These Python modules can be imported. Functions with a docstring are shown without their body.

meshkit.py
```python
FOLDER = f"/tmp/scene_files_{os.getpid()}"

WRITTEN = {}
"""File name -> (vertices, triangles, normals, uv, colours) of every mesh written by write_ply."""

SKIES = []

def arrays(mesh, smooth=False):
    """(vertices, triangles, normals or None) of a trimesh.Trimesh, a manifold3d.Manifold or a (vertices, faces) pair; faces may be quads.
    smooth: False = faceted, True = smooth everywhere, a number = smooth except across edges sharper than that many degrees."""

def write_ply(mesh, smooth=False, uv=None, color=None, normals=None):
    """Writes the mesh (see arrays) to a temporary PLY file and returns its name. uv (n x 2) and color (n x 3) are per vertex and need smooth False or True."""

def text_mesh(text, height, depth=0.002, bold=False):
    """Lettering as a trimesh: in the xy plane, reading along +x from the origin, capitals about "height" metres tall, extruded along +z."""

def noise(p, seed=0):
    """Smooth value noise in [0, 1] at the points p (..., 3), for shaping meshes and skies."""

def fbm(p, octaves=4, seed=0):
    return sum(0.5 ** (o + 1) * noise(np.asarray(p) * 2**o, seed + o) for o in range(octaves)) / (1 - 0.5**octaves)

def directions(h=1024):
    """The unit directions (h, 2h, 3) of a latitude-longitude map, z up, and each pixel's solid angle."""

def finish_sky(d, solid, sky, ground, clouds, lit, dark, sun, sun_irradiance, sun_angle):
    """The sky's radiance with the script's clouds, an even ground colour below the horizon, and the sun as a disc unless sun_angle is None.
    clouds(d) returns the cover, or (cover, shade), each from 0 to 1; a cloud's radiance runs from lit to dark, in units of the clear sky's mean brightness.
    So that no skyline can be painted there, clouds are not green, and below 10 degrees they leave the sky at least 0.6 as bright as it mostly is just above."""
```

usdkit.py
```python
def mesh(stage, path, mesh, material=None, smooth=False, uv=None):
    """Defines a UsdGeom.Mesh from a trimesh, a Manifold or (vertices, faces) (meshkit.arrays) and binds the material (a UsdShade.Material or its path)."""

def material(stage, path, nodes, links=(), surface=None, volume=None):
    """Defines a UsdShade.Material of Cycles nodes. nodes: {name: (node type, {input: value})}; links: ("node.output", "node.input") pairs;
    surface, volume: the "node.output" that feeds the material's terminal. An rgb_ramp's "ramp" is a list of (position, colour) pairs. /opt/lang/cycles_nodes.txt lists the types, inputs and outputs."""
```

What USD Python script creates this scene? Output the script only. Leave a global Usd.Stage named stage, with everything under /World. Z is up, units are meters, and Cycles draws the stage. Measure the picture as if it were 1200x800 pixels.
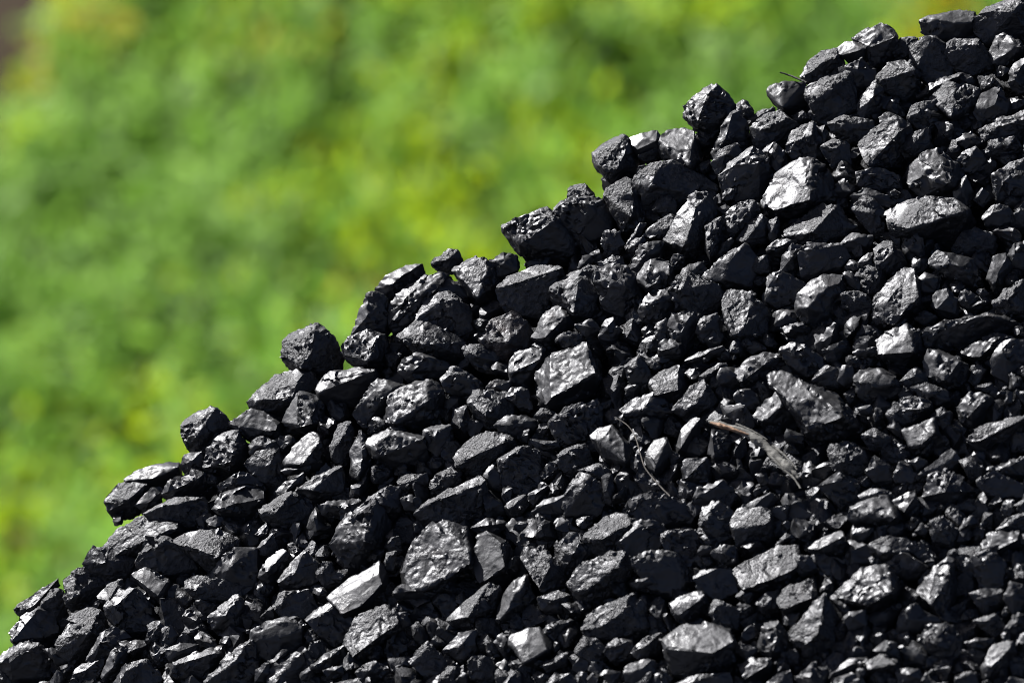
import math
import numpy as np
import trimesh
import manifold3d as m3
from scipy.spatial import ConvexHull, cKDTree
from shapely.geometry import Polygon, Point
from shapely.ops import unary_union
from shapely import prepare
import shapely
import meshkit
import usdkit
from pxr import Gf, Sdf, Usd, UsdGeom, UsdLux, UsdShade, Vt

stage = Usd.Stage.CreateInMemory()
UsdGeom.SetStageUpAxis(stage, 'Z')
UsdGeom.SetStageMetersPerUnit(stage, 1.0)
UsdGeom.Xform.Define(stage, '/World')
UsdGeom.Scope.Define(stage, '/World/Looks')

# ---------------------------------------------------------------- camera
CAM_Y, CAM_Z = -8.0, 1.25            # long lens, level, eight metres in front of the heap's ridge
FOCUS_Y = -0.10
EXPOSURE = 1.5
cam = UsdGeom.Camera.Define(stage, '/World/camera')
cam.AddTranslateOp().Set(Gf.Vec3d(0, CAM_Y, CAM_Z))
cam.AddRotateXOp().Set(90.0)
cam.CreateFocalLengthAttr(240.0)
cam.CreateHorizontalApertureAttr(36.0)
cam.CreateVerticalApertureAttr(24.0)
cam.CreateFStopAttr(240.0 / 55.0)
cam.CreateFocusDistanceAttr(FOCUS_Y - CAM_Y)
cam.CreateClippingRangeAttr(Gf.Vec2f(0.1, 5000))
cam.CreateExposureAttr(EXPOSURE)

# ---------------------------------------------------------------- sky and sun
SUN = np.array([-0.56, 0.23, 0.77]); SUN /= np.linalg.norm(SUN)
SUN_INTENSITY, SKY_STRENGTH = 1.25, 0.065
usdkit.material(stage, '/World/Looks/sky_look', {
    'sky': ('sky_texture', {'sky_type': 'single_scattering', 'sun_disc': False, 'air_density': 0.16, 'aerosol_density': 0.8, 'sun_elevation': float(math.asin(SUN[2])),
                            'sun_rotation': float(math.atan2(SUN[0], SUN[1]))}),
    'bg': ('background_shader', {'strength': SKY_STRENGTH})}, [('sky.color', 'bg.color')], surface='bg.background')
dome = UsdLux.DomeLight.Define(stage, '/World/sky')
UsdShade.MaterialBindingAPI.Apply(dome.GetPrim()).Bind(UsdShade.Material.Get(stage, '/World/Looks/sky_look'))
dome.GetPrim().SetCustomDataByKey('kind', 'structure')
sun = UsdLux.DistantLight.Define(stage, '/World/sun')
sun.CreateIntensityAttr(SUN_INTENSITY)
sun.CreateNormalizeAttr(True)
sun.CreateAngleAttr(0.53)
sun.CreateColorAttr(Gf.Vec3f(1.0, 0.985, 0.965))
_q = Gf.Rotation(Gf.Vec3d(0, 0, 1), Gf.Vec3d(*map(float, SUN))).GetQuat()
sun.AddOrientOp().Set(Gf.Quatf(_q))

# ---------------------------------------------------------------- helpers
def P(px, py, y):
    """World point seen at (px, py) of the 1200 x 800 picture, at depth y."""
    k = (y - CAM_Y) / 8.0
    return np.array([(px - 600) / 1000 * k, y, CAM_Z + (400 - py) / 1000 * k])

used = {}
def numbered(name):
    n = used.get(name, 0); used[name] = n + 1
    return '/World/' + (name if n == 0 else f'{name}_{n:03d}')

def tag(prim, **kw):
    for k, v in kw.items():
        if v:
            prim.SetCustomDataByKey(k, v)

def mesh_prim(path, m, mat, smooth=False, at=None):
    p = usdkit.mesh(stage, path, m, mat, smooth=smooth)
    if at is not None:
        p.AddTranslateOp().Set(Gf.Vec3d(*map(float, at)))
    return p.GetPrim()

# ---------------------------------------------------------------- materials
def coal_material(name, base, ior, r0, r1, bump, smooth_part, brown=0.0, coat=0.22):
    """Broken coal: smooth conchoidal patches beside crumbly, pitted ones."""
    nodes = {
        'g': ('geometry', {}),
        'n1': ('noise_texture', {'scale': 38.0, 'detail': 2.0, 'roughness': 0.55}),
        'n2': ('noise_texture', {'scale': 230.0, 'detail': 5.0, 'roughness': 0.7, 'distortion': 0.3}),
        'n3': ('noise_texture', {'type': 'ridged_multifractal', 'use_normalize': True, 'scale': 120.0, 'detail': 3.0, 'roughness': 0.6}),
        'v': ('voronoi_texture', {'scale': 300.0, 'detail': 1.0}),
        'rr': ('map_range', {'from_min': 0.35, 'from_max': 0.65, 'to_min': r0, 'to_max': r1, 'clamp': True}),
        'mask': ('map_range', {'from_min': smooth_part - 0.03, 'from_max': smooth_part + 0.07, 'to_min': 0.30, 'to_max': 1.0, 'clamp': True}),
        'm1': ('math', {'math_type': 'multiply', 'value2': 0.9}),
        'm2': ('math', {'math_type': 'multiply', 'value2': 0.5}),
        'm3': ('math', {'math_type': 'multiply', 'value2': 0.35}),
        'a1': ('math', {'math_type': 'add'}), 'a2': ('math', {'math_type': 'add'}),
        'hm': ('math', {'math_type': 'multiply'}),
        'b': ('bump', {'strength': bump, 'distance': 0.004}),
        'cr': ('rgb_ramp', {'ramp': [(0.0, tuple(0.6 * c for c in base)), (0.5, base), (1.0, tuple(1.7 * c for c in base))]}),
        'dn': ('noise_texture', {'scale': 30.0, 'detail': 5.0, 'roughness': 0.7}),
        'dr': ('map_range', {'from_min': 0.60 - 0.22 * brown, 'from_max': 0.82 - 0.2 * brown, 'to_min': 0.0, 'to_max': 0.25 + 0.5 * brown, 'clamp': True}),
        'mx': ('mix_color', {'b': (0.062, 0.035, 0.020)}),
        'p': ('principled_bsdf', {'ior': ior, 'coat_weight': coat, 'coat_roughness': 0.24, 'coat_ior': 1.4, 'specular_tint': (0.925, 0.93, 1.0)})}
    links = [('g.position', f'{n}.vector') for n in ('n1', 'n2', 'n3', 'v', 'dn')] + [
        ('n1.fac', 'rr.value'), ('rr.result', 'p.roughness'), ('n1.fac', 'mask.value'),
        ('n2.fac', 'm1.value1'), ('n3.fac', 'm2.value1'), ('v.distance', 'm3.value1'), ('m1.value', 'a1.value1'), ('m2.value', 'a1.value2'),
        ('a1.value', 'a2.value1'), ('m3.value', 'a2.value2'), ('a2.value', 'hm.value1'), ('mask.result', 'hm.value2'), ('hm.value', 'b.height'), ('b.normal', 'p.normal'), ('b.normal', 'p.coat_normal'),
        ('n2.fac', 'cr.fac'), ('cr.color', 'mx.a'), ('dn.fac', 'dr.value'), ('dr.result', 'mx.fac'), ('mx.result', 'p.base_color')]
    return usdkit.material(stage, '/World/Looks/' + name, nodes, links, surface='p.BSDF')

COAL = [coal_material('coal_bright', (0.005, 0.005, 0.0052), 1.50, 0.52, 0.62, 0.26, 0.56),
        coal_material('coal_rough', (0.005, 0.005, 0.0052), 1.52, 0.46, 0.60, 0.72, 0.46),
        coal_material('coal_glossy', (0.004, 0.004, 0.0042), 1.52, 0.45, 0.58, 0.45, 0.52)]
COAL_RUST = coal_material('coal_rusty', (0.010, 0.0075, 0.007), 1.5, 0.42, 0.60, 0.6, 0.45, 0.55)
FINES = coal_material('coal_dust', (0.005, 0.005, 0.005), 1.35, 0.6, 0.8, 0.9, 0.3, coat=0.0)

# ---------------------------------------------------------------- the shape of the heap
SIL = np.array([(-2200, 2165), (0, 735), (125, 580), (215, 500), (335, 425), (430, 350), (590, 265), (700, 190), (830, 120),
                (900, 100), (1000, 45), (1150, 5), (1300, -70), (1650, -290), (1800, -330), (1950, -290), (3500, 700), (4200, 1250)], float)
SLOPE = 0.65
def sil(px):
    return np.interp(px, SIL[:, 0], SIL[:, 1])
def face_y(px, py):
    v = (py - sil(px)) / 1000.0
    return np.where(v > 0, -SLOPE * v, 0.0)

# ---------------------------------------------------------------- coal lumps
def hull_solid(pts):
    return m3.Manifold.hull_points(np.asarray(pts, np.float64))

def rock(points, rng, grain, rough=1.0, chips=6, keep=0.90, notches=2, bite=0.16, facet=None):
    """A broken lump: the convex body of the points, corners split off along planes, wedges broken out, then the fracture relief of its faces."""
    pts = np.asarray(points, float)
    c = pts[ConvexHull(pts).vertices].mean(0)
    hp = pts - c
    M = hull_solid(hp)
    size = float(np.cbrt(M.volume())) * 1.25
    for _ in range(chips):
        n = hp[rng.integers(len(hp))] / size + rng.normal(0, 0.30, 3)
        n /= np.linalg.norm(n)
        M = M.trim_by_plane(-n, -float((hp @ n).max() * rng.uniform(keep, 0.99)))
    if facet is not None:
        facet = facet / np.linalg.norm(facet)
    if facet is not None:                                 # the cleavage plane most of these lumps show, sloping up to the left
        M = M.trim_by_plane(-facet, -float((hp @ facet).max() * rng.uniform(0.70, 0.86)))
    for _ in range(notches):                              # a wedge broken out along an edge
        n = hp[rng.integers(len(hp))] / size + rng.normal(0, 0.45, 3)
        n /= np.linalg.norm(n)
        s = np.cross(n, rng.normal(size=3)); s /= np.linalg.norm(s)
        b = np.cross(n, s)
        top = float((hp @ n).max())
        o = n * top * (1 - bite * rng.uniform(0.4, 1.3)) + s * size * rng.uniform(-0.1, 0.35)
        far = 2.5 * size
        q1, q2 = n + s * rng.uniform(-0.1, 0.5), s - n * rng.uniform(0.0, 0.35)
        wedge = np.array([o - b * far, o + b * far, o + q1 * far - b * far, o + q1 * far + b * far, o + q2 * far - b * far, o + q2 * far + b * far, o + (q1 + q2) * far - b * far, o + (q1 + q2) * far + b * far])
        N = M - hull_solid(wedge)
        if N.volume() > 0.80 * M.volume():
            M = N
    parts = M.decompose()
    if len(parts) > 1:
        M = max(parts, key=lambda x: x.volume())
    M = M.refine_to_length(grain)
    g = M.to_mesh()
    v, f = np.array(g.vert_properties[:, :3], float), np.array(g.tri_verts)
    fn = np.cross(v[f[:, 1]] - v[f[:, 0]], v[f[:, 2]] - v[f[:, 0]])
    ar = np.linalg.norm(fn, axis=1, keepdims=True)
    un = fn / np.maximum(ar, 1e-15)
    key = np.round(un * 5).astype(int) @ np.array([1, 37, 1013])         # one relief for each broken face
    rough_of = (np.abs(np.sin(key * 12.9898 + rng.random() * 100)) * 43758.5453) % 1.0
    fa = np.array([0.10, 0.35, 0.75, 1.1, 1.5])[(rough_of * 5).astype(int)]
    rib_f = ((rough_of * 17.3) % 1.0 < 0.35).astype(float)
    n, wsum, am, rb = np.zeros_like(v), np.zeros(len(v)), np.zeros(len(v)), np.zeros(len(v))
    for k in range(3):
        np.add.at(n, f[:, k], fn); np.add.at(wsum, f[:, k], ar[:, 0])
        np.add.at(am, f[:, k], fa * ar[:, 0]); np.add.at(rb, f[:, k], rib_f * ar[:, 0])
    n /= np.maximum(np.linalg.norm(n, axis=1, keepdims=True), 1e-15)
    if facet is not None:
        am *= 1 - 0.75 * np.clip((n @ facet - 0.90) / 0.06, 0, 1) * float(rng.random() < 0.75) * wsum ** 0
    am /= np.maximum(wsum, 1e-18); rb /= np.maximum(wsum, 1e-18)
    off, seed = rng.uniform(0, 500, 3), int(rng.integers(1e6))
    w, s_mm = v * 1000.0, size * 1000.0
    broad = meshkit.fbm(w / (0.50 * s_mm) + off, 2, seed) - 0.5

    def flakes(count, tilt, jump):                        # plane splits, each cell with its own slant and level
        at = w[rng.integers(len(w), size=count)]
        warp = (np.stack([meshkit.noise(w / 9.0 + off + 31 * q, seed + q) for q in range(3)], 1) - 0.5) * 5.0
        near = cKDTree(at).query(w + warp)[1]
        grad = rng.normal(0, tilt, (count, 3))
        hgt = np.einsum('ij,ij->i', w - at[near], grad[near])
        lim = 0.5 * tilt * s_mm / math.sqrt(count) * 2.2
        return np.clip(hgt, -lim, lim) + rng.uniform(-jump, jump, count)[near]
    coarse = flakes(int(np.clip(s_mm * 0.55, 10, 40)), 0.17, 0.016 * s_mm)
    crumb = flakes(int(np.clip((s_mm / 5.2) ** 2 * 3.0, 40, 700)), 0.34, 0.40)
    mid = meshkit.fbm(w / 7.0 + off, 3, seed + 11) - 0.5
    hh = 0.05 * s_mm * broad + rough * (0.25 + 0.50 * am) * coarse + rough * am * (0.8 * crumb + 1.3 * mid) + rough * (1 - rb) * 0.12 * crumb
    cap = 0.085 * s_mm
    v = v + n * (cap * np.tanh(hh / cap) / 1000.0)[:, None]
    return (v, f), c, size

DATA = """
R 0 600
500,150 560,70 690,20 830,45 800,90 640,160 540,200/640,130 810,75@pale slab
380,250 440,160 500,160 560,170 640,220 600,290 520,310 490,240/500,230
290,310 370,260 480,270 500,330 440,390 310,430/350,290 330,400
60,450 130,400 190,370 270,310 250,350 190,420 90,485/150,430@sliver tip
185,440 250,345 290,360 300,420 260,500 200,450/240,400
40,560 100,490 180,440 250,470 280,560 180,600 60,610/175,460 60,600
-20,650 60,610 180,610 260,690 230,770 60,780 -20,720/50,690 180,625
285,590 330,500 400,450 470,480 480,560 400,620 330,680 285,640/410,560 420,470@squarish lump
460,390 500,340 560,315 570,350 540,380 500,430/510,400
500,440 560,365 640,365 700,440 690,540 580,540 510,480/560,440
625,290 680,270 780,310 800,340 750,410 700,370/740,380 770,330
650,220 700,130 780,130 880,170 900,250 780,280 660,240/720,180 800,150
820,120 900,90 1040,95 1100,130 1090,240 960,240 900,170/960,150 1010,200
1000,260 1040,220 1100,180 1190,180 1195,330 1150,350 1060,310/1080,260
870,310 920,290 1000,320 1160,350 1100,400 950,400 890,360/930,350
980,490 1060,440 1100,380 1130,420 1100,520 1010,540/1060,480
470,780 530,640 590,640 560,720 490,785/530,720 560,660
410,680 470,570 540,540 600,590 540,640 450,690/480,610
520,800 590,720 680,700 740,740 740,830 560,840/620,740
780,640 840,620 920,620 900,660 800,690/840,650
790,720 900,670 1020,640 1030,680 940,760 840,770 790,740/850,710 1000,665
970,780 1060,680 1110,650 1180,600 1200,640 1190,730 1150,820/1100,690
340,790 360,720 480,690 470,740 420,800/400,730
210,640 290,640 310,690 260,700/250,670
-40,770 30,740 80,790 60,840 -40,840/20,780
R 100 400
755,280 830,220 920,130 1060,140 1090,200 1060,290 980,320 850,330 770,310/840,270 960,270 1000,170@sloping lump
935,370 1000,245 1090,270 1100,380 1030,400/1000,390 1070,370
1090,190 1150,155 1250,135 1340,140 1330,230 1220,260 1120,260/1120,230 1200,190 1330,150
690,380 770,320 860,345 910,370 910,440 770,445/780,350 870,400
445,370 470,325 600,305 650,350 690,395 620,460 540,510 470,500 450,430/540,370 525,440 600,330@corner lump
550,590 570,500 640,415 720,420 760,480 740,580 640,610/700,470 680,560@shield lump
760,480 820,450 890,470 900,510 780,520/830,490
755,570 800,520 900,510 910,600 850,650 790,620/850,560
940,570 990,470 1050,420 1090,460 1100,560 1020,590/1010,560 1080,470
450,580 470,530 540,520 550,590 470,610/500,560
170,640 220,600 340,570 440,565 440,610 380,660 300,660/320,640 430,590@flat cap
90,740 150,670 190,650 300,660 280,720 200,790 100,800/200,740 280,670
240,760 310,690 360,690 340,740 270,780/300,740
365,710 400,660 500,605 550,620 540,680 430,720/420,690 510,650
630,670 690,615 760,620 820,670 800,690 640,700/700,660
610,780 650,710 720,690 810,685 820,740 760,800 640,800/720,750 640,780
290,800 330,760 410,735 540,740 560,800 500,850 400,850/420,770
820,780 890,760 960,710 1040,740 1050,800 940,860 840,820/900,800 960,730
1010,690 1080,640 1190,580 1200,700 1060,720/1080,690
880,720 940,660 1010,620 1010,660 930,720/940,700
920,600 1050,575 1040,600 940,615/990,600
1100,765 1210,745 1300,760 1290,800 1120,800/1200,770
1150,490 1180,390 1230,380 1240,490 1200,560 1160,540/1180,480
R 300 250
120,600 150,535 290,520 340,545 380,620 360,720 300,735 180,720 120,690/270,570 260,650 210,715@perched lump
560,355 610,290 700,240 780,235 740,300 650,390 600,400/640,330 720,260
440,580 520,380 560,360 620,400 600,550 510,545/520,480 530,390@hollow lump
610,470 650,390 720,310 790,280 800,290 740,370 700,440 650,500 615,530/690,420 740,320@pale shell
620,530 700,440 760,350 800,290 880,275 960,330 990,400 860,400 760,460 700,520/800,360
815,235 890,170 950,170 960,200 910,260 860,270/900,215
910,250 960,195 1070,200 1130,260 1140,320 1110,400 1040,410 990,380 940,300/1080,270 1040,390@pitted lump
750,460 800,390 900,370 990,440 1010,540 940,580 840,530 760,510/790,430 920,410
680,570 750,505 860,540 960,600 960,660 850,660 760,630/720,600 830,610
400,620 430,580 520,545 600,560 620,620 590,680 530,715 470,720 410,660/560,590 540,680 520,690
690,670 760,660 880,700 890,730 780,740 710,770 670,720/740,735 800,680
1060,590 1110,510 1200,480 1260,520 1260,620 1180,680 1110,650/1110,560 1180,600@rusty lump
970,630 1010,610 1110,670 1090,730 1020,700/1040,650
1100,225 1160,190 1210,200 1215,260 1150,290 1110,270/1160,230
R 400 400
60,330 160,180 270,210 280,250 190,330 110,380/150,240 230,230
225,360 240,260 300,250 340,190 380,185 470,230 450,290 430,370 300,375/265,290 270,365 400,280@block with a bright corner
470,170 520,120 570,140 640,190 640,240 500,230/550,160
530,370 540,310 580,300 600,370 580,420/560,400 580,310
600,270 620,230 690,240 790,250 790,360 680,380 620,320/690,250 680,340
680,220 720,180 790,190 780,245/730,210
780,260 800,210 870,230 890,310 830,300/820,250
790,110 810,60 880,40 935,35 930,90 850,180 800,180/810,120 920,85
905,140 950,80 1060,30 1150,0 1190,40 1200,160 1150,240 1050,290 990,315 945,290 930,200/1040,230 1180,150 960,270@broad forked lump
570,25 610,10 660,30 720,50 730,90 650,110 590,70/640,70
730,390 770,350 840,350 920,370 890,410 800,430/800,390
50,610 50,500 90,430 130,450 135,550 80,640/80,600 120,460
130,470 160,440 230,420 260,440 370,450 380,490 400,540 360,570 220,560 150,530/200,530 360,465@low bright wedge
390,420 440,390 500,400 500,470 450,530 410,500/440,450
545,540 600,460 680,435 770,445 800,490 740,510 660,540 650,610 570,610/640,520 760,475 560,560@curved lump
730,520 820,480 920,520 930,650 850,720 740,660/780,540
670,630 700,580 720,600 760,620 750,680 690,670/690,640 715,610
260,650 280,630 390,620 400,660 300,690/330,650
420,660 460,600 510,590 540,630 480,710 430,700/470,650
100,740 190,680 260,690 270,780 180,820 60,800/190,760 200,690
-5,780 40,735 80,740 60,810 0,830/30,770
370,800 400,760 540,690 640,630 670,680 640,800 500,840/430,760 630,650
990,380 1040,320 1180,290 1200,310 1200,430 1080,460 1010,430/1050,350
910,350 940,310 1010,340 960,370/950,340
1000,560 1080,480 1130,480 1160,540 1100,600 1010,590/1060,530
1050,760 1090,650 1120,625 1180,660 1240,700 1200,800 1060,800/1140,700
1120,600 1200,570 1250,600 1230,650 1150,640/1180,610
860,720 960,680 900,760/910,715
900,800 950,740 1040,720 1040,800/980,750
280,740 320,720 370,740 350,790 300,780/330,750
230,400 270,380 300,410 260,430/265,405
890,460 1010,470 1010,490 920,500/950,480
R 700 400
-30,440 0,405 70,405 145,490 130,560 90,570 20,530/-10,440 120,550 110,470@flat oval lump
250,190 300,140 370,115 400,190 370,250 300,270 260,240/290,240 370,220
110,310 200,260 250,245 330,290 330,330 220,350 150,340/200,310
360,320 440,250 440,210 490,190 530,240 535,300 460,290 420,340/450,280 490,220
375,480 400,410 440,365 475,370 460,420 420,500 380,505/395,490 455,390@upright tile
230,540 260,460 320,460 345,520 300,590 270,610 240,580/270,590 320,480@bright nugget
170,590 180,530 210,540 215,600 190,620/190,580
525,520 540,420 610,430 600,530 550,560/550,530
650,150 720,70 780,60 860,75 850,100 760,150 690,190 660,180/690,175 800,90
490,150 560,110 600,100 540,150 480,190/540,140
650,260 690,210 740,250 760,290 720,310 670,310/690,260
860,30 900,5 970,25 1040,70 1050,130 980,150 900,100/930,60 960,40
800,150 840,135 890,165 990,190 1120,250 1200,340 1230,400 1150,440 980,440 940,380 910,250 830,220/920,180 1000,400 1130,350@largest wedge
740,350 760,300 830,250 900,265 910,340 850,380 770,370/780,350 860,300
1020,180 1060,110 1120,130 1140,190 1080,200/1070,150
1130,180 1150,115 1190,120 1200,180 1160,200/1160,150
880,460 890,410 960,440 950,470/910,440
400,640 415,560 510,550 510,640 420,650/430,630 490,570
480,690 580,660 620,690 560,740 450,745/540,690
150,750 260,710 380,750 420,820 300,850 150,820/250,740
740,620 790,620 800,660 760,660/770,640
510,790 540,750 610,790 570,830/550,780
650,800 720,750 830,705 790,770 720,830/720,770
130,100 190,70 220,110 250,160 200,220 150,180/180,130
280,60 300,0 340,-10 410,20 380,60/310,40 380,20
420,80 480,50 580,25 560,50 470,85/490,60
20,640 60,620 70,760 30,740/45,690
R 900 400
400,45 500,30 500,55 420,65/450,45
740,100 760,45 870,70 920,110 900,180 820,190 740,150/760,60 880,100 830,170@dark slate
910,40 980,5 1080,-20 1070,30 1000,75 950,65/990,60 1060,10
1050,80 1090,10 1190,0 1220,100 1130,180 1060,140/1110,60
410,190 440,140 510,130 580,170 610,220 560,260 430,240/450,190 560,190
620,190 690,120 740,150 740,190 650,200/690,160
570,340 600,290 690,255 750,290 730,330 640,380 590,370/620,320 720,310
750,340 800,315 850,330 840,390 820,410/800,350
640,420 720,390 770,365 790,430 690,510 670,490/680,500 770,430 660,430@bright diamond
560,400 590,370 640,420 630,450/600,410
890,320 920,250 960,240 1040,270 1000,330 960,400 900,360/955,330 1010,270
970,210 1040,195 1070,215 1050,240/1020,215
1110,290 1120,235 1145,240 1140,280/1125,260
950,460 1000,400 1120,370 1190,355 1210,380 1150,430 1000,500/1000,460 1180,370@long ridged slab
440,440 490,410 570,455 540,490 470,490/500,450
290,530 300,485 380,480 440,520 460,600 400,640 320,600/330,520 360,560
460,610 500,540 560,580 570,640 500,650/510,590
590,630 620,570 640,560 690,620 670,650 600,650/620,600
640,560 700,540 740,560 700,610/690,565
690,640 800,560 850,505 890,560 830,600 760,620/800,560
740,720 770,630 820,600 900,640 950,700 850,750/800,640 830,700@ringed lump
905,560 950,540 1000,590 990,630 940,630/940,590
990,660 1060,610 1180,670 1190,720 1080,720 1010,690/1060,640
1040,590 1130,560 1210,530 1210,620 1080,610/1130,570
250,680 340,615 400,650 380,700 440,740 340,760 280,710/330,660
420,720 480,685 560,700 580,730 460,740/500,705
380,780 430,750 550,730 610,800 570,850 470,840 390,830/470,800 580,820
580,750 680,705 700,760 660,810 610,800/640,790 680,730
1150,760 1210,740 1210,820/1185,770
680,220 740,200 830,230 840,270 790,290 720,260/760,240
420,310 480,300 490,340 430,330/450,320
R 600 200
-70,560 -20,490 90,435 220,455 235,490 180,590 140,680 20,670 -50,630/30,510 210,470@white topped lump
175,590 220,500 300,470 340,520 420,560 400,640 310,660 280,690 230,640/310,520 290,650@striped lump
305,475 350,450 430,450 440,465 390,490 380,535 340,510/330,480 420,460
385,520 410,470 500,450 580,500 590,600 520,670 430,630/440,490 520,530@dark round lump
590,490 620,430 720,415 740,480 750,540 680,600 640,560 600,520/640,540 725,490@polygon lump
105,780 150,680 200,640 270,680 250,740 160,800 130,800/160,770 240,690
740,560 790,500 830,490 950,530 970,590 880,650 780,630/800,560 830,495
910,490 950,420 1040,385 1090,350 1140,420 1110,530 960,520/970,490 1050,400
790,490 800,450 890,430 910,480 850,495/840,470
600,650 640,570 740,555 760,590 690,690 620,690/660,630
740,730 760,680 820,660 870,680 840,760 800,830 750,800/790,760 830,690
870,770 880,690 960,680 960,760 900,790/910,720
670,760 680,720 720,700 740,740 730,790 690,800/700,750
410,780 430,700 470,690 500,730 460,790/450,740
300,720 370,700 410,740 340,770/350,730
210,790 250,760 320,765 310,810 240,820/270,780
985,600 1010,545 1080,560 1140,600 1190,640 1190,760 1020,780/1070,640 1040,760
1090,590 1120,560 1140,580 1110,610/1115,585
700,350 770,240 820,120 920,105 940,150 930,300 850,390 740,390/850,200 800,340@tall slab
620,300 680,240 740,210 770,240 720,300/660,295 750,240
655,170 700,115 760,140 760,190 690,190/700,150
420,340 430,300 480,280 520,340 460,370/450,310
530,350 600,250 620,240 570,330 550,370/575,300
545,360 570,320 610,310 620,330 570,380/580,350
540,440 600,350 700,340 680,390 590,470/610,400
410,430 470,400 510,410 520,450 430,460/470,430
310,460 330,400 370,400 360,440/340,430
970,260 1000,200 1060,150 1130,150 1140,210 1100,300 1030,310 980,280/1010,260 1110,180
905,250 930,225 975,230 965,310 970,380 930,420 910,360/930,390 960,260
960,400 990,330 1030,320 1000,385/985,360
1060,320 1090,270 1160,215 1190,230 1180,300 1100,340/1090,320 1170,230
990,130 1000,85 1040,90 1030,130/1010,110
965,180 1000,160 1030,175 1000,205/1000,180
1130,460 1150,410 1190,400 1200,470/1160,430
R 550 100
150,660 230,590 310,555 360,565 380,620 450,640 500,700 490,790 240,790 210,740 170,710/235,665 390,640 245,740@outermost twin lump
390,600 400,540 470,500 560,510 640,540 670,600 660,680 520,750 500,690 440,630/430,560 560,560@bulky lump
450,500 480,455 540,455 585,505 570,570 470,570/500,490 560,510
575,310 600,260 670,225 740,240 770,290 780,370 700,430 650,460 610,400 580,360/740,290 690,390 620,390@round faced lump
735,238 880,212 895,240 900,320 820,350 775,320/790,300 870,262@white slab
785,330 850,275 895,280 890,320 810,345/840,310
890,240 930,200 1000,185 1050,220 1070,290 1040,380 980,380 900,330/1040,240 1030,380 920,230
645,520 660,480 720,450 780,470 770,540 810,600 780,660 720,670 680,600/700,530 750,600
770,460 800,380 870,370 950,360 1100,430 1150,470 1140,530 960,530 870,540 790,560/860,470 880,370@long dark lump
620,730 640,690 700,690 690,770 640,775/650,720
R 800 20
0,430 60,350 130,295 180,330 245,410 220,500 130,550 50,500 0,470/110,370 70,490 140,310@pyramid lump
130,640 180,520 240,425 300,490 290,560 200,600 140,670/200,570 230,440@leaning blade
242,402 280,383 325,420 320,490 250,490/275,415 310,430
300,470 340,440 430,425 440,445 340,490 310,500/350,465
330,520 380,470 450,445 490,480 530,510 470,550 400,570 375,610 340,580/390,530 480,480
395,330 420,305 570,305 580,340 575,400 520,430 450,430 430,400 400,370/470,345 470,420@white block
535,250 590,200 650,150 720,150 750,200 740,250 600,300 560,290/590,240 720,190
715,140 760,110 860,120 880,130 830,200 760,200/740,180 850,150@white ledge
800,100 850,40 930,30 990,60 1000,120 960,190 890,240 850,180/880,140 990,95@top knob
740,240 830,200 890,250 900,310 800,330 760,290/820,250
585,340 640,310 760,260 780,310 800,420 700,480 610,450 590,390/680,350 750,270 650,380
900,290 960,220 1060,190 1095,250 1090,340 1040,390 960,360 910,310/960,290 1080,250
820,440 830,370 890,300 930,350 900,420 850,470/880,380
1060,130 1100,105 1180,105 1250,150 1250,260 1150,290 1080,240/1090,130 1180,115@flat fronted block
980,170 1010,100 1060,85 1100,100 1060,140 1050,180/1030,120
490,600 520,540 590,500 610,510 640,560 640,640 560,660 500,640/540,580 600,560
630,520 660,510 680,540 660,590/655,540
690,490 760,465 880,490 880,530 780,560 710,530/770,510
840,590 900,530 990,480 1050,520 1040,590 1000,650 890,690 870,640/900,610 1010,540 880,680
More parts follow.
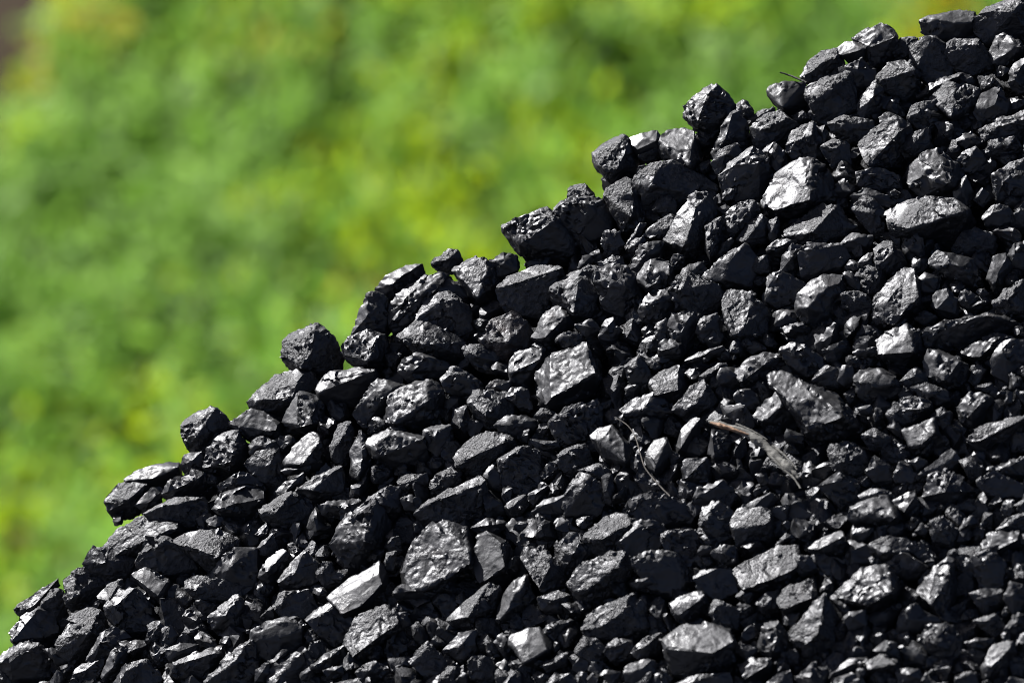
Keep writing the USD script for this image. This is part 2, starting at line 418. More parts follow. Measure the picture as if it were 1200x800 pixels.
1020,620 1060,550 1140,530 1150,590 1090,640 1040,640/1060,610
1060,470 1090,415 1180,400 1200,480 1120,520/1110,450
820,700 870,690 1000,740 1010,790 930,800 830,780/850,740
380,870 430,730 500,690 600,670 680,720 700,790 720,830 600,860 520,910 420,900/560,760 590,850 440,890@big pale lump
170,740 250,640 320,610 400,680 410,740 370,830 250,860 180,800/250,700 350,690@grainy lump
370,620 430,590 480,630 450,710 400,690/420,640
140,680 180,625 250,600 270,640 170,740/200,650
650,610 700,570 770,600 780,680 700,690/710,620
920,470 970,450 1020,480 940,510/965,480
R 900 0
705,95 760,75 900,50 970,60 950,150 880,180 760,180 720,150/740,110 900,80 950,75@ridge plank
965,90 1030,10 1100,0 1210,-30 1210,150 1140,170 1020,200 970,150/1010,50 1150,60@summit lump
820,215 880,190 970,195 1000,240 1040,280 960,340 850,300/850,225 960,220
1035,240 1070,170 1110,165 1195,220 1170,250 1100,300 1060,290/1090,240 1170,220
1130,380 1150,300 1210,265 1210,420 1150,410/1160,370
700,440 760,395 830,365 900,350 880,380 770,430/780,410 870,365
770,450 800,400 880,385 970,420 970,480 860,550 820,520/830,450 860,530@glossy faced lump
970,520 1000,440 1070,420 1120,480 1110,520 1000,560/1040,480
1000,610 1060,560 1210,515 1210,640 1100,640 1020,660/1060,600 1180,560
1020,690 1060,645 1150,640 1180,690 1100,720 1040,720/1100,680
890,760 920,710 970,690 1010,740 960,800 900,800/950,740
640,800 690,780 720,730 790,710 870,780 900,830 850,880 720,910 680,870/740,790 830,850
1090,800 1150,760 1210,740 1210,810/1160,790
660,540 690,490 740,500 820,540 750,570 670,570/730,530
990,360 1050,360 1090,400 1000,420/1040,390
860,360 900,340 960,360 950,400/910,370
880,650 950,620 1000,660 930,690/940,650
R 900 200
1065,90 1060,20 1090,0 1210,10 1210,100 1080,120/1110,50
80,260 130,240 200,240 190,200 240,165 310,175 390,260 300,320 160,320 90,290/200,280 260,190@saddle lump
400,180 450,130 500,150 540,200 530,270 480,280 430,220/480,200
535,200 600,150 720,130 860,130 930,180 910,250 840,310 720,315 610,310 540,270/690,190 670,270 900,195@long oval lump
340,350 390,290 480,310 450,350 350,360/400,320
505,350 560,335 610,360 630,410 570,460 510,450 500,410/515,440 590,380@small bright cube
430,430 460,390 490,390 495,440 440,450/470,420
60,470 70,400 110,355 150,360 130,440 80,480/100,420
150,380 190,345 340,360 360,400 330,440 170,480/220,380
0,360 40,320 130,320 110,350 40,380 0,380/60,345
145,580 200,520 280,480 340,490 350,600 300,680 200,720 150,690 130,640/220,560 320,510 190,640@arched lump
350,590 400,560 460,590 480,640 400,650 360,640/410,600
350,480 390,475 430,530 420,560 380,530/400,510
500,690 510,590 570,540 640,460 660,470 660,560 710,575 660,660 590,700/585,690 690,590 640,570@boot shaped lump
770,630 790,570 840,560 880,600 870,660 800,665/790,640 840,590
895,600 920,560 980,590 950,640 910,630/930,610
975,560 1010,555 1030,575 1000,595/1000,570
700,510 730,480 790,500 780,560 710,560/740,510
755,420 800,380 950,420 980,500 950,530 830,480/800,430 900,450
870,360 920,290 980,275 1050,310 1040,360 900,380/930,330
1030,500 1060,410 1110,395 1130,440 1100,520 1060,550/1060,510 1110,420@standing lump
1125,400 1160,350 1210,325 1230,380 1200,450 1140,440/1160,390
1060,600 1150,540 1210,510 1210,660 1120,660 1070,640/1130,600
715,760 840,710 1010,680 1080,690 1150,720 1000,760 900,790 750,800/850,740 1010,690@streaked slab
690,690 730,660 780,680 740,720/730,690
0,490 60,480 160,530 140,600 50,630 0,600/50,510
1010,210 1060,160 1130,180 1150,220 1080,250 1020,240/1050,200
960,130 1000,85 1030,110 1000,160/990,120
1010,780 1060,760 1140,780 1130,830 1030,830/1070,790
870,100 920,20 950,90 930,150 880,140/910,90
390,120 460,80 540,110 580,150 480,155/470,110
0,240 40,220 50,300 10,330/25,270
520,790 570,740 640,720 700,760 690,860 600,895 530,860/540,850 670,840 620,740@plump bright lump
R 300 600
345,150 390,80 430,0 480,-40 560,-60 600,0 590,120 540,150 470,210 420,260 390,180/430,30 510,130@cleft lump
355,390 440,310 560,250 590,290 570,350 500,430 410,465/415,455 490,425 570,340 550,262@smooth mirror lump
600,260 610,190 650,190 640,270/620,230
680,270 740,140 800,80 870,40 980,80 1000,150 990,240 860,300 780,340 690,350/770,330 855,295 985,225@big grainy lump
655,380 680,335 760,345 850,380 800,390/740,365
1015,200 1040,120 1130,90 1170,150 1180,290 1060,320 1030,280/1050,300 1150,250
1020,70 1090,25 1160,50 1100,90/1090,60
900,490 970,430 1080,340 1120,360 1110,430 1010,520/1000,480
1125,460 1150,400 1200,335 1260,300 1290,400 1240,460 1150,500/1160,460 1260,340
420,600 470,500 580,450 640,470 650,530 560,590 480,660/470,650 640,520@rough pale lump
245,500 310,430 380,420 430,500 430,570 360,610 290,550/310,470
85,430 130,375 250,370 280,430 240,490 120,480/150,400
20,300 60,210 130,165 160,200 90,270 60,320/60,270 120,190
100,310 160,240 220,190 280,240 270,320 190,340/180,270
280,290 310,240 350,240 360,320 320,340/310,290
0,180 30,130 70,100 90,150 60,200/45,150
-10,560 60,520 170,500 215,525 200,640 60,680 -10,620/50,580 190,530
0,740 60,700 60,760 0,790/30,745
60,700 120,650 140,650 80,720/95,690
480,750 530,690 620,730 580,770 500,780/540,740
270,720 320,660 420,620 410,660 300,720/350,670
320,740 400,720 410,750 340,765/370,740
720,690 800,610 880,690 870,760 780,750/800,650
890,640 950,570 1020,560 1020,620 960,690/950,610
1120,610 1150,570 1190,570 1200,640 1170,680/1160,630 1180,590
1000,700 1020,680 1100,680 1120,770 1010,770/1030,700
620,680 690,680 720,720 640,740/670,705
650,480 700,470 720,520 680,540/690,500
R 600 600
40,190 80,170 150,170 180,210 240,270 240,330 140,350 110,290/130,335 180,240@grey flat lump
205,150 260,110 320,115 360,180 310,240 240,270 210,210/290,190 
270,310 300,260 400,220 500,195 540,225 520,290 420,370 330,400/290,325 370,325 515,240@bright topped lump
330,110 400,50 480,10 570,40 520,90 460,190 380,170/420,120 530,60
490,110 560,50 690,60 720,120 650,190 520,210/570,90
130,400 210,370 260,390 220,450 150,450/190,410
320,540 370,460 460,430 560,390 620,440 620,540 480,590 370,580/400,500 480,450
700,110 760,90 850,90 860,180 820,260 740,200/740,120
890,60 900,-20 960,-40 1020,0 1020,100 960,130/920,50
1030,55 1060,-10 1150,-20 1200,10 1190,100 1060,150/1050,60 1190,30
860,300 890,265 1040,280 1040,370 950,400 880,350/900,290
1055,270 1110,220 1230,165 1320,160 1320,250 1230,330 1100,360/1100,345 1210,300 1300,250@bread shaped lump
735,430 790,400 880,375 900,400 890,450 830,490 780,500/785,475 880,410
920,440 950,405 990,440 1050,460 1040,530 950,530/950,460
700,560 720,520 790,505 930,545 1010,550 1030,620 1020,740 860,760 760,740 710,650/740,640 930,655 1010,590@large oblong lump
1140,420 1190,380 1245,370 1240,440 1180,460/1180,440
1250,400 1300,350 1400,325 1410,370 1370,430 1280,460/1275,445 1390,400
0,570 40,560 120,545 180,600 150,650 60,695 0,620/60,690 10,600 150,640@smooth white lump
140,550 200,510 270,490 250,530 200,590/200,540
140,720 180,680 250,660 240,700 160,735/190,700
150,820 200,760 270,760 310,820/230,780
300,650 340,590 400,600 440,650 380,700/350,630
430,640 480,590 550,600 560,650 470,690/490,630
560,650 620,590 690,570 670,640 600,680/620,630
530,720 600,690 660,700 650,790 540,790/590,720
420,760 440,735 500,750 480,810/455,760
750,800 830,770 1000,760 1030,860 760,860/840,800
1060,710 1120,690 1200,690 1200,740 1110,790/1100,770 1180,720
1050,650 1070,615 1140,640 1110,690/1090,650
1165,640 1185,520 1240,505 1295,580 1275,650 1210,670/1220,640 1260,560@pebble lump
580,220 640,190 700,180 780,210 820,290 760,370 650,340 590,280/640,220
550,330 650,305 670,330 590,350/610,325
870,190 890,160 930,160 930,190/900,175
940,190 980,155 1040,160 1050,220 980,230/990,190
1050,390 1080,360 1120,380 1100,420/1085,390
R 900 600
120,250 140,200 190,210 220,260 150,280/160,240
195,165 260,120 340,95 355,130 320,180 240,185/240,170 340,120
320,370 420,310 450,270 550,260 590,310 570,390 500,430 400,400/470,420 560,370 440,330
490,150 540,120 600,120 730,160 700,185 570,200 490,190/560,185
690,345 780,280 830,230 855,240 860,350 830,430 790,460 740,390/800,440 840,300@pale triangle
850,200 900,170 980,160 970,240 950,360 870,370/870,200 960,190
990,150 1040,100 1160,95 1160,150 1050,200 1000,180/1050,180 1150,130
1080,80 1130,30 1210,-5 1210,80 1090,95/1130,60
970,190 1040,180 1100,240 1090,340 1000,360 970,260/1020,240
950,380 1020,360 1090,360 1080,410 1010,460/1020,390
970,510 1060,480 1110,530 1060,570/1040,510
1110,400 1140,330 1190,350 1200,420 1150,470/1150,390
715,570 760,530 840,525 890,570 900,640 850,690 770,650 720,600/790,610@round bright lump
930,605 980,590 1050,590 1030,620 960,630/990,605
1050,620 1140,615 1150,660 1070,740 1020,780 1010,720/1050,700 1110,640
460,690 520,670 600,690 570,740 490,740/480,730 580,710
500,640 550,600 600,620 610,680 540,660/550,640
110,560 200,470 260,400 290,450 290,530 300,600 240,660 170,675 130,610/230,560 180,590@split lump
350,480 450,460 450,530 380,540/400,490
130,780 200,710 220,710 160,790/180,750
610,540 640,460 690,440 740,490 800,510 700,540/660,500
0,790 40,760 100,750 110,830 0,830/40,780
870,770 960,745 980,820 880,820/920,770
720,790 740,755 770,820/740,780
690,90 720,50 750,70 730,105/715,80
750,40 820,30 880,80 850,140 780,130/810,80
900,80 920,30 960,20 970,50/930,60
600,730 700,740 730,790 620,810/660,760
40,150 80,100 120,110 60,140/80,125
"""
lumps, ox, oy = [], 0, 0
for line in DATA.strip().splitlines():
    if line.startswith('R '):
        ox, oy = map(int, line.split()[1:]); continue
    shape, _, key = line.partition('@')
    out, _, inn = shape.partition('/')
    xy = lambda s: np.array([[ox + float(a) / 4, oy + float(b) / 4] for a, b in (t.split(',') for t in s.split())])
    o, i = xy(out), xy(inn)
    poly = Polygon(o).convex_hull
    lumps.append(dict(o=o, i=i, key=key.strip(), area=poly.area, poly=poly, c=np.array(poly.centroid.coords[0])))

ALL = unary_union([L['poly'] for L in lumps])
_tx = np.arange(-10, 1212, 4.0)
_ty = []
for _x in _tx:
    _l = ALL.intersection(shapely.LineString([(_x, -80), (_x, 900)]))
    _ty.append(_l.bounds[1] if not _l.is_empty else 830.0)
_ty = np.array(_ty)
def top_of(px):
    """The uppermost coal in the picture's column px."""
    return np.where((px > -10) & (px < 1210), np.interp(px, _tx, _ty), sil(px))
for L in lumps:                               # a lump is a little wider than the part of it that shows
    L['edge'] = bool(L['o'][:, 1].min() < top_of(L['c'][0]) + 22) or bool((L['o'][:, 1] < top_of(L['o'][:, 0]) + 5).sum() > 1)

HALF = SUN + np.array([0, -1.0, 0.0]); HALF /= np.linalg.norm(HALF)      # a face turned this way sends the sun to the camera
SUNWARD = np.array([-0.55, -0.83])            # in the picture: towards the light, up and to the left
def lump_points(L, rng):
    """The traced outline becomes a body: outline on its own depth, inner corners in front, a bulk behind and below that rests in the heap."""
    o, i, c = L['o'], L['i'], L['c']
    w, h = np.ptp(o[:, 0]), np.ptp(o[:, 1])
    sz = math.sqrt(max(L['area'], 40))
    y0 = float(face_y(*c))
    grow = 1.03 if L['edge'] else 1.08 if L['area'] > 2200 else 1.2
    o, i = c + (o - c) * grow, c + (i - c) * (grow + 0.03)
    pts = []
    for q in o:
        t = (q - c) @ SUNWARD / sz
        pts.append(P(*q, y0 + (0.10 * t + rng.uniform(-0.03, 0.03)) * sz / 1000))
    for q in i:
        t = (q - c) @ SUNWARD / sz
        pts.append(P(*q, y0 - (0.36 - 0.70 * t) * sz / 1000))
    low = np.array([0.18, 0.28]) * sz
    for q in o:                                # the shaded belly
        t = c + (q - c) * 0.92 + low
        pts.append(P(*t, y0 + 0.22 * sz / 1000))
        t = c + (q - c) * 0.70 + low * 0.9
        pts.append(P(*t, y0 + rng.uniform(0.65, 0.85) * sz / 1000))
    return np.array(pts), y0, sz
LANDMARK = {
 'pale slab': 'long coal slab with a pale sunlit top, low on the left edge of the heap',
 'sliver tip': 'thin coal sliver sticking out at the lowest tip of the left edge',
 'squarish lump': 'squarish coal lump with a grey front, near the bottom left corner of the heap',
 'sloping lump': 'coal lump with a sloping grey face, right under the lump perched on the edge',
 'corner lump': 'coal lump with a white top jutting out as a corner of the left edge',
 'shield lump': 'shield shaped grey faced coal lump beside the white topped corner lump',
 'flat cap': 'long flat white topped coal lump lying like a cap on the lower left edge',
 'perched lump': 'squarish coal lump perched alone on the left edge, one side black',
 'hollow lump': 'coal lump with a black hollow and a bright left rim, on the edge',
 'pale shell': 'curved pale shell of coal beside the black hollow on the edge',
 'pitted lump': 'bright pitted coal lump on the edge, right of the curved pale shell',
 'rusty lump': 'coal lump with a rusty brown tinge, below the bright pitted lump',
 'block with a bright corner': 'coal block with a bright left corner and dark front, left of centre',
 'broad forked lump': 'broad pale coal lump, largest in the middle of the heap',
 'low bright wedge': 'coal wedge with a bright left end and black underside, below the corner block',
 'curved lump': 'coal lump with a curved ribbed bright top, below the middle of the heap',
 'flat oval lump': 'flat oval pale grey coal lump left of the thin curved stalk',
 'upright tile': 'narrow upright pale coal piece left of the bent brown twig',
 'bright nugget': 'bright pale coal nugget just right of the thin curved stalk',
 'largest wedge': 'large wedge of coal pointing up left, above the bent brown twig',
 'dark slate': 'dark flat faced coal lump with faint edges, near the right side of the photo',
 'bright diamond': 'small bright diamond faced coal lump in the lower right of the heap',
 'long ridged slab': 'long dark coal slab with a bright upper ridge, near the right border',
 'ringed lump': 'dull coal lump with a rounded ringed face, in the lower right of the heap',
 'white topped lump': 'big dark coal lump with a white flat top, just inside the edge notch',
 'striped lump': 'coal lump with a striped grey face, right of the big white topped lump',
 'dark round lump': 'dark roundish coal lump, right of the lump with the striped face',
 'polygon lump': 'grey many cornered coal lump, right of the dark roundish lump',
 'tall slab': 'tall leaning coal slab with a grey left face and a black right side',
 'outermost twin lump': 'wide coal lump jutting left over the green, with a grey ledge across its face',
 'bulky lump': 'bulky dark coal lump with a bright rim, behind the wide jutting lump',
 'round faced lump': 'coal lump with a round flat bright face turned left, on the upper edge',
 'white slab': 'slanting white topped coal slab on the edge, behind the round faced lump',
 'long dark lump': 'long dark coal lump lying below the round faced lump on the edge',
 'pyramid lump': 'pyramid shaped coal lump with a bright left rim standing on the edge',
 'leaning blade': 'leaning blade of coal with a pale left face, beside the pyramid lump',
 'white block': 'coal block with a white top and left corner, below the dark splinter twig',
 'white ledge': 'coal ledge with a dazzling white face near the top of the heap',
 'top knob': 'grey topped coal lump standing highest behind the dazzling white ledge',
 'flat fronted block': 'dark flat fronted coal block with a lit top, near the top right corner',
 'big pale lump': 'big pale rough coal lump in the upper part of the heap',
 'grainy lump': 'dark grainy coal lump, left of the big pale rough lump',
 'ridge plank': 'long flat coal lump lying on the ridge near the top right corner',
 'summit lump': 'big dark coal lump cut by the top border at the right corner',
 'glossy faced lump': 'coal lump with a glossy grey front, right of the top, below the ridge',
 'saddle lump': 'dark saddle shaped coal lump with a lit ridge, below the big pale rough lump',
 'long oval lump': 'long oval coal lump with a ribbed top, near the upper right border',
 'small bright cube': 'small bright coal cube below the long oval lump',
 'arched lump': 'arched coal lump with a bright upper rim and a black underside',
 'boot shaped lump': 'pale boot shaped coal lump in the right part of the heap',
 'standing lump': 'small upright pale coal lump near the right border, right of the boot shape',
 'streaked slab': 'long thin dark coal slab with a bright streak along its top edge',
 'plump bright lump': 'plump bright coal lump below the pale boot shaped lump',
 'cleft lump': 'large angular coal lump with a ribbed grey face, lower left of centre',
 'smooth mirror lump': 'smooth mirror flat pale faced coal lump, bottom left of centre',
 'big grainy lump': 'big coal lump with a grainy speckled grey face, bottom centre left',
 'rough pale lump': 'rough pale coal lump below the smooth mirror flat one',
 'grey flat lump': 'flat dull grey coal lump standing right of the big speckled lump',
 'bright topped lump': 'coal lump with a long bright top and black underside, bottom centre',
 'bread shaped lump': 'loaf shaped pale coal lump in the lower right of the heap',
 'large oblong lump': 'large oblong rough coal lump near the bottom border',
 'smooth white lump': 'smooth white faced coal lump near the bottom border, left of centre',
 'pebble lump': 'rounded pebble like grainy coal lump near the bottom right border',
 'pale triangle': 'tall pale triangular coal lump near the bottom right corner',
 'round bright lump': 'small round bright coal lump near the bottom right corner',
 'split lump': 'bright coal lump split by a dark groove, bottom right',
 'tiny': '',
}
N_ALONE = 300
order = sorted(range(len(lumps)), key=lambda k: -(lumps[k]['area'] + (1e6 if lumps[k]['key'] else 0)))
alone, rest = sorted(order[:N_ALONE]), sorted(order[N_ALONE:])

def describe(L):
    w, h = Polygon(L['o']).convex_hull.minimum_rotated_rectangle.exterior.coords[:3:1], None
    a, b, c = (np.array(x) for x in w)
    e1, e2 = b - a, c - b
    l1, l2 = np.linalg.norm(e1), np.linalg.norm(e2)
    big, e = (max(l1, l2) / max(1e-6, min(l1, l2))), (e1 if l1 > l2 else e2)
    size = 'large' if L['area'] > 1900 else 'medium' if L['area'] > 900 else 'small' if L['area'] > 330 else 'tiny'
    ang = math.degrees(math.atan2(-e[1], e[0])) % 180
    lean = 'flat-lying' if ang < 20 or ang > 160 else 'upright' if 70 < ang < 110 else 'rising' if ang < 90 else 'falling'
    if big > 2.1:
        shape = {'flat-lying': 'long flat-lying', 'upright': 'narrow upright', 'rising': 'long right-rising', 'falling': 'long right-falling'}[lean]
    elif big > 1.45:
        shape = {'flat-lying': 'oblong', 'upright': 'tallish', 'rising': 'oblong right-rising', 'falling': 'oblong right-falling'}[lean]
    else:
        shape = 'wedge-like' if len(L['o']) <= 4 else 'blocky' if len(L['o']) <= 6 else 'chunky'
    return f'{size} {shape}'

DIRS = ['just right of', 'up and right of', 'directly above', 'up and left of', 'just left of', 'down and left of', 'directly below', 'down and right of']
def sector(d):
    return int(round(math.degrees(math.atan2(-d[1], d[0])) / 45)) % 8
SHORT = {k: 'the ' + k for k in LANDMARK}
SHORT.update({'hollow lump': 'the hollow bright rimmed lump', 'tall slab': 'the tall leaning slab', 'pale slab': 'the low pale topped slab',
              'corner lump': 'the white topped corner lump', 'outermost twin lump': 'the wide lump jutting over the green', 'white block': 'the white cornered block on the edge',
              'grainy lump': 'the dark grainy lump', 'largest wedge': 'the large wedge above the bent twig', 'broad forked lump': 'the broad pale lump at the centre',
              'cleft lump': 'the large angular ribbed lump', 'top knob': 'the grey topped lump behind the white ledge', 'squarish lump': 'the grey fronted squarish lump',
              'curved lump': 'the lump with a curved ribbed top', 'summit lump': 'the big dark lump at the top right corner', 'ringed lump': 'the lump with a rounded ringed face',
              'big pale lump': 'the big pale rough lump', 'perched lump': 'the lump perched alone on the edge', 'sloping lump': 'the sloping lump under the perched one'})
marks = [k for k in alone if lumps[k]['key']]
cands = []
for m in marks:
    by = {}
    for k in alone:
        if not lumps[k]['key']:
            dlt = lumps[k]['c'] - lumps[m]['c']
            by.setdefault(sector(dlt), []).append((float(np.linalg.norm(dlt)), k))
    for s_, lst in by.items():
        for rank, (dist, k) in enumerate(sorted(lst)[:3]):
            cands.append((dist * (1 + 0.7 * rank), rank, k, m, s_))
label, taken = {}, set()
for cost, rank, k, m, s_ in sorted(cands):
    if k in label or (m, s_, rank) in taken:
        continue
    taken.add((m, s_, rank))
    nth = ('', 'second ', 'third ')[rank]
    label[k] = f"{describe(lumps[k])} coal lump {DIRS[s_]} {SHORT[lumps[m]['key']]}" if rank == 0 else f"{describe(lumps[k])} lump, {nth}{DIRS[s_].replace('just ', '').replace('directly ', '')} {SHORT[lumps[m]['key']]}"
for k in marks:
    label[k] = LANDMARK[lumps[k]['key']]
for k in label:
    assert len(label[k].split()) <= 16, label[k]
GROUP = 'coal lumps of the heap'
DULL = ('dark slate', 'ringed lump', 'dark round lump', 'grey flat lump', 'long ridged slab', 'rusty lump', 'long dark lump', 'hollow lump', 'streaked slab')
FLAT = ('smooth mirror lump', 'smooth white lump', 'flat oval lump', 'bright nugget', 'white ledge', 'white slab', 'upright tile', 'white block', 'flat cap')
for k in alone:
    L = lumps[k]
    rng = np.random.default_rng(1000 + k)
    pts, y0, sz = lump_points(L, rng)
    level = 0.0023 if L['area'] > 420 else 0.0026
    fac = HALF + rng.normal(0, 0.06 if L['key'] in FLAT else 0.24, 3) + (np.array([0, 0.12, 0.16]) if L['edge'] and L['key'] not in FLAT else 0); fac /= np.linalg.norm(fac)
    if L['key'] in DULL or (not L['key'] and rng.random() < 0.22): fac = None
    m, c, size = rock(pts, rng, level, facet=fac, rough=0.45 if L['key'] in FLAT else 1.0, chips=4 if L['key'] else 6, keep=0.92, notches=0 if L['key'] in FLAT else 1 if L['edge'] else 2, bite=0.10 if L['edge'] else 0.16)
    mat = COAL_RUST if L['key'] == 'rusty lump' else COAL[0] if L['key'] in FLAT else COAL[int(rng.choice(3, p=[0.35, 0.4, 0.25]))]
    prim = mesh_prim(numbered('coal_lump'), m, mat, smooth=32, at=c)
    tag(prim, label=label.get(k, describe(L) + ' coal lump wedged among its neighbours'), category='coal lump', group=GROUP)

# ---------------------------------------------------------------- the remaining lumps and crumbs: one mass
loose = UsdGeom.PointInstancer.Define(stage, '/World/loose_coal')
UsdGeom.Scope.Define(stage, '/World/loose_coal/pieces')
protos, idx, pos, scl, rot = [], [], [], [], []
def proto(m, mat):
    n = len(protos)
    path = '/World/loose_coal/pieces/coal_piece' + (f'_{n:03d}' if n else '')
    mesh_prim(path, m, mat, smooth=32)
    protos.append(path)
    return n
def put(n, p, s=1.0, q=(1, 0, 0, 0)):
    idx.append(n); pos.append(p); scl.append((s,) * 3); rot.append(q)
for k in rest:
    rng = np.random.default_rng(1000 + k)
    pts, y0, sz = lump_points(lumps[k], rng)
    m, c, size = rock(pts, rng, 0.0026, chips=4, notches=1, facet=HALF + rng.normal(0, 0.15, 3) if rng.random() < 0.6 else None)
    put(proto(m, COAL[int(rng.integers(3))]), c)
rng = np.random.default_rng(7)
shapes = []
for j in range(36):
    u = rng.normal(size=(15, 3)); u /= np.linalg.norm(u, axis=1, keepdims=True)
    u *= np.array([1.0, rng.uniform(0.65, 1.0), rng.uniform(0.5, 0.85)]) * rng.uniform(0.8, 1.0, (15, 1)) * 0.021
    m, c, size = rock(u, rng, 0.0026 if j < 24 else 0.0075, rough=1.0, chips=6, keep=0.82, notches=2, bite=0.25, facet=HALF.copy() if j < 14 else None)
    shapes.append(proto(m, COAL[int(rng.integers(3))]))
def randq():
    q = rng.normal(size=4); return tuple(q / np.linalg.norm(q))
def leaning():
    """A turn about the direction in which the split faces look, with some wobble."""
    a = rng.uniform(0, math.pi)
    q = np.array([math.cos(a), *(math.sin(a) * HALF)]) + np.array([0, *rng.normal(0, 0.10, 3)])
    return tuple(q / np.linalg.norm(q))
def filler(p, s):
    if rng.random() < 0.55: put(shapes[int(rng.integers(14))], p, s, leaning())
    else: put(shapes[int(rng.integers(24))], p, s, randq())
# gaps between the traced lumps: pieces as large as the gap lets them be
solid = unary_union([shapely.affinity.scale(L['poly'], 1.2, 1.2) for L in lumps]); prepare(solid)
gx, gy = rng.uniform(-20, 1225, 26000), rng.uniform(-20, 825, 26000)
keep_ = gy > np.maximum.reduce([sil(gx), top_of(gx), top_of(gx - 12), top_of(gx + 12)]) + 12
gx, gy = gx[keep_], gy[keep_]
gap = shapely.distance(shapely.points(gx, gy), solid)
order_ = np.argsort(-gap)
fx, fy, fr_ = [], [], []
for k in order_:
    r = gap[k]
    if r < 5.2: break
    if fx:
        dd = np.hypot(np.array(fx) - gx[k], np.array(fy) - gy[k]) - np.array(fr_) * 0.8
        if dd.min() < r * 0.55: continue
    fx.append(gx[k]); fy.append(gy[k]); fr_.append(min(r, 20))
for x, y, r in zip(fx, fy, fr_):
    R = 1.6 * r + 4.5                                     # px = mm
    R = min(R, 0.75 * (y - float(top_of(x))))
    yy = float(face_y(x, y)) + 0.70 * R / 1000 + rng.uniform(0, 0.010)
    filler(P(x, y, yy), R / 19.0)
# lumps half hidden behind those of the edge
for L in lumps:
    if L['edge']:
        s = math.sqrt(L['area'])
        for dx_, dy_, f_ in ((0.30, 0.42, 0.42), (0.55, 0.25, 0.34), (-0.10, 0.50, 0.34)):
            x, y = L['c'] + np.array([dx_, dy_]) * s
            R = min(f_ * s, 0.62 * (y - max(float(top_of(x)), float(top_of(x - 6)), float(top_of(x + 6)))))
            if R > 4: put(shapes[int(rng.integers(24))], P(x, y, 0.016 + 0.3 * s / 1000), R / 19.0, randq())
for x, y, R in ((823, 172, 11), (829, 184, 10), (1160, 56, 12), (1055, 74, 11), (460, 400, 12), (404, 414, 9), (476, 385, 12)):
    put(shapes[int(rng.integers(24))], P(x, y, 0.028), R / 19.0, randq())
# a second layer behind, and the heap beyond the frame
def layer(x0, x1, y0, y1, step, back, lo, hi, inside):
    for x in np.arange(x0, x1, step):
        for y in np.arange(y0, y1, step):
            a, b = x + rng.uniform(-.4, .4) * step, y + rng.uniform(-.4, .4) * step
            if b < max(sil(a), float(top_of(a)), float(top_of(a - 18)), float(top_of(a + 18))) + 34: continue
            if not inside and (-14 < a < 1214 and -14 < b < 814): continue
            r = rng.uniform(lo, hi)
            p = P(a, b, float(face_y(a, b)) + back)
            if p[2] < 0.01: continue
            put(shapes[int(rng.integers(24))], p, r / 19.0, randq())
layer(-10, 1240, -20, 830, 26, 0.034, 15, 25, True)
layer(-500, 1700, -320, 1500, 34, 0.012, 15, 27, False)
for x in np.arange(-500, 1900, 30):                        # the ridge and the back slope
    for b in (0.03, 0.065, 0.10, 0.14, 0.18):
        a = x + rng.uniform(-10, 10)
        r = rng.uniform(14, 22)
        p = P(a, sil(a), 0.0) + np.array([0, b, -0.050 - 0.95 * b])
        if p[2] > 0.01: put(shapes[int(rng.integers(24))], p, r / 19.0, randq())
# crumbs lying in the crevices
for _ in range(220):
    a, b = rng.uniform(-20, 1220), rng.uniform(0, 820)
    if b < max(sil(a), float(top_of(a))) + 40: continue
    put(shapes[24 + int(rng.integers(12))], P(a, b, float(face_y(a, b)) + rng.uniform(-0.004, 0.012)), rng.uniform(0.09, 0.26), randq())
loose.CreatePrototypesRel().SetTargets([Sdf.Path(p) for p in protos])
loose.CreateProtoIndicesAttr(Vt.IntArray(idx))
loose.CreatePositionsAttr(Vt.Vec3fArray([Gf.Vec3f(*map(float, p)) for p in pos]))
loose.CreateScalesAttr(Vt.Vec3fArray([Gf.Vec3f(*map(float, p)) for p in scl]))
loose.CreateOrientationsAttr(Vt.QuathArray([Gf.Quath(*map(float, q)) for q in rot]))
tag(loose.GetPrim(), label='small black coal pieces and crumbs filling the gaps between the larger lumps', category='coal', kind='stuff')

# the fine coal inside, behind all lumps
xs = np.linspace(-1650, 3600, 320)
ts = np.concatenate([np.linspace(-1, 0, 50)[:-1], np.linspace(0, 1, 110)])
V = []
for x in xs:
    top = P(x, sil(x), 0.0)
    z = max(top[2] - 0.05, 0.0)
    for t in ts:
        y = 0.045 + (abs(t) * z * SLOPE * -1 if t > 0 else abs(t) * z * 1.05)
        V.append((top[0], y, z * (1 - abs(t)) - 0.03 * (z <= 0)))
V = np.array(V)
V[:, 2] -= 0.02
V += (meshkit.fbm(V * 40, 3, 5)[:, None] - 0.5) * np.array([0, 0.02, 0.012])
ny = len(ts)
ii, jj = np.meshgrid(np.arange(len(xs) - 1), np.arange(ny - 1), indexing='ij')
q0 = (ii * ny + jj).ravel()
F = np.stack([q0, q0 + 1, q0 + ny + 1, q0 + ny], 1)
tag(mesh_prim('/World/fine_coal', (V, F[:, ::-1] if True else F), FINES, smooth=True), label='fine black coal dust packed under the lumps of the heap', category='coal', kind='stuff')

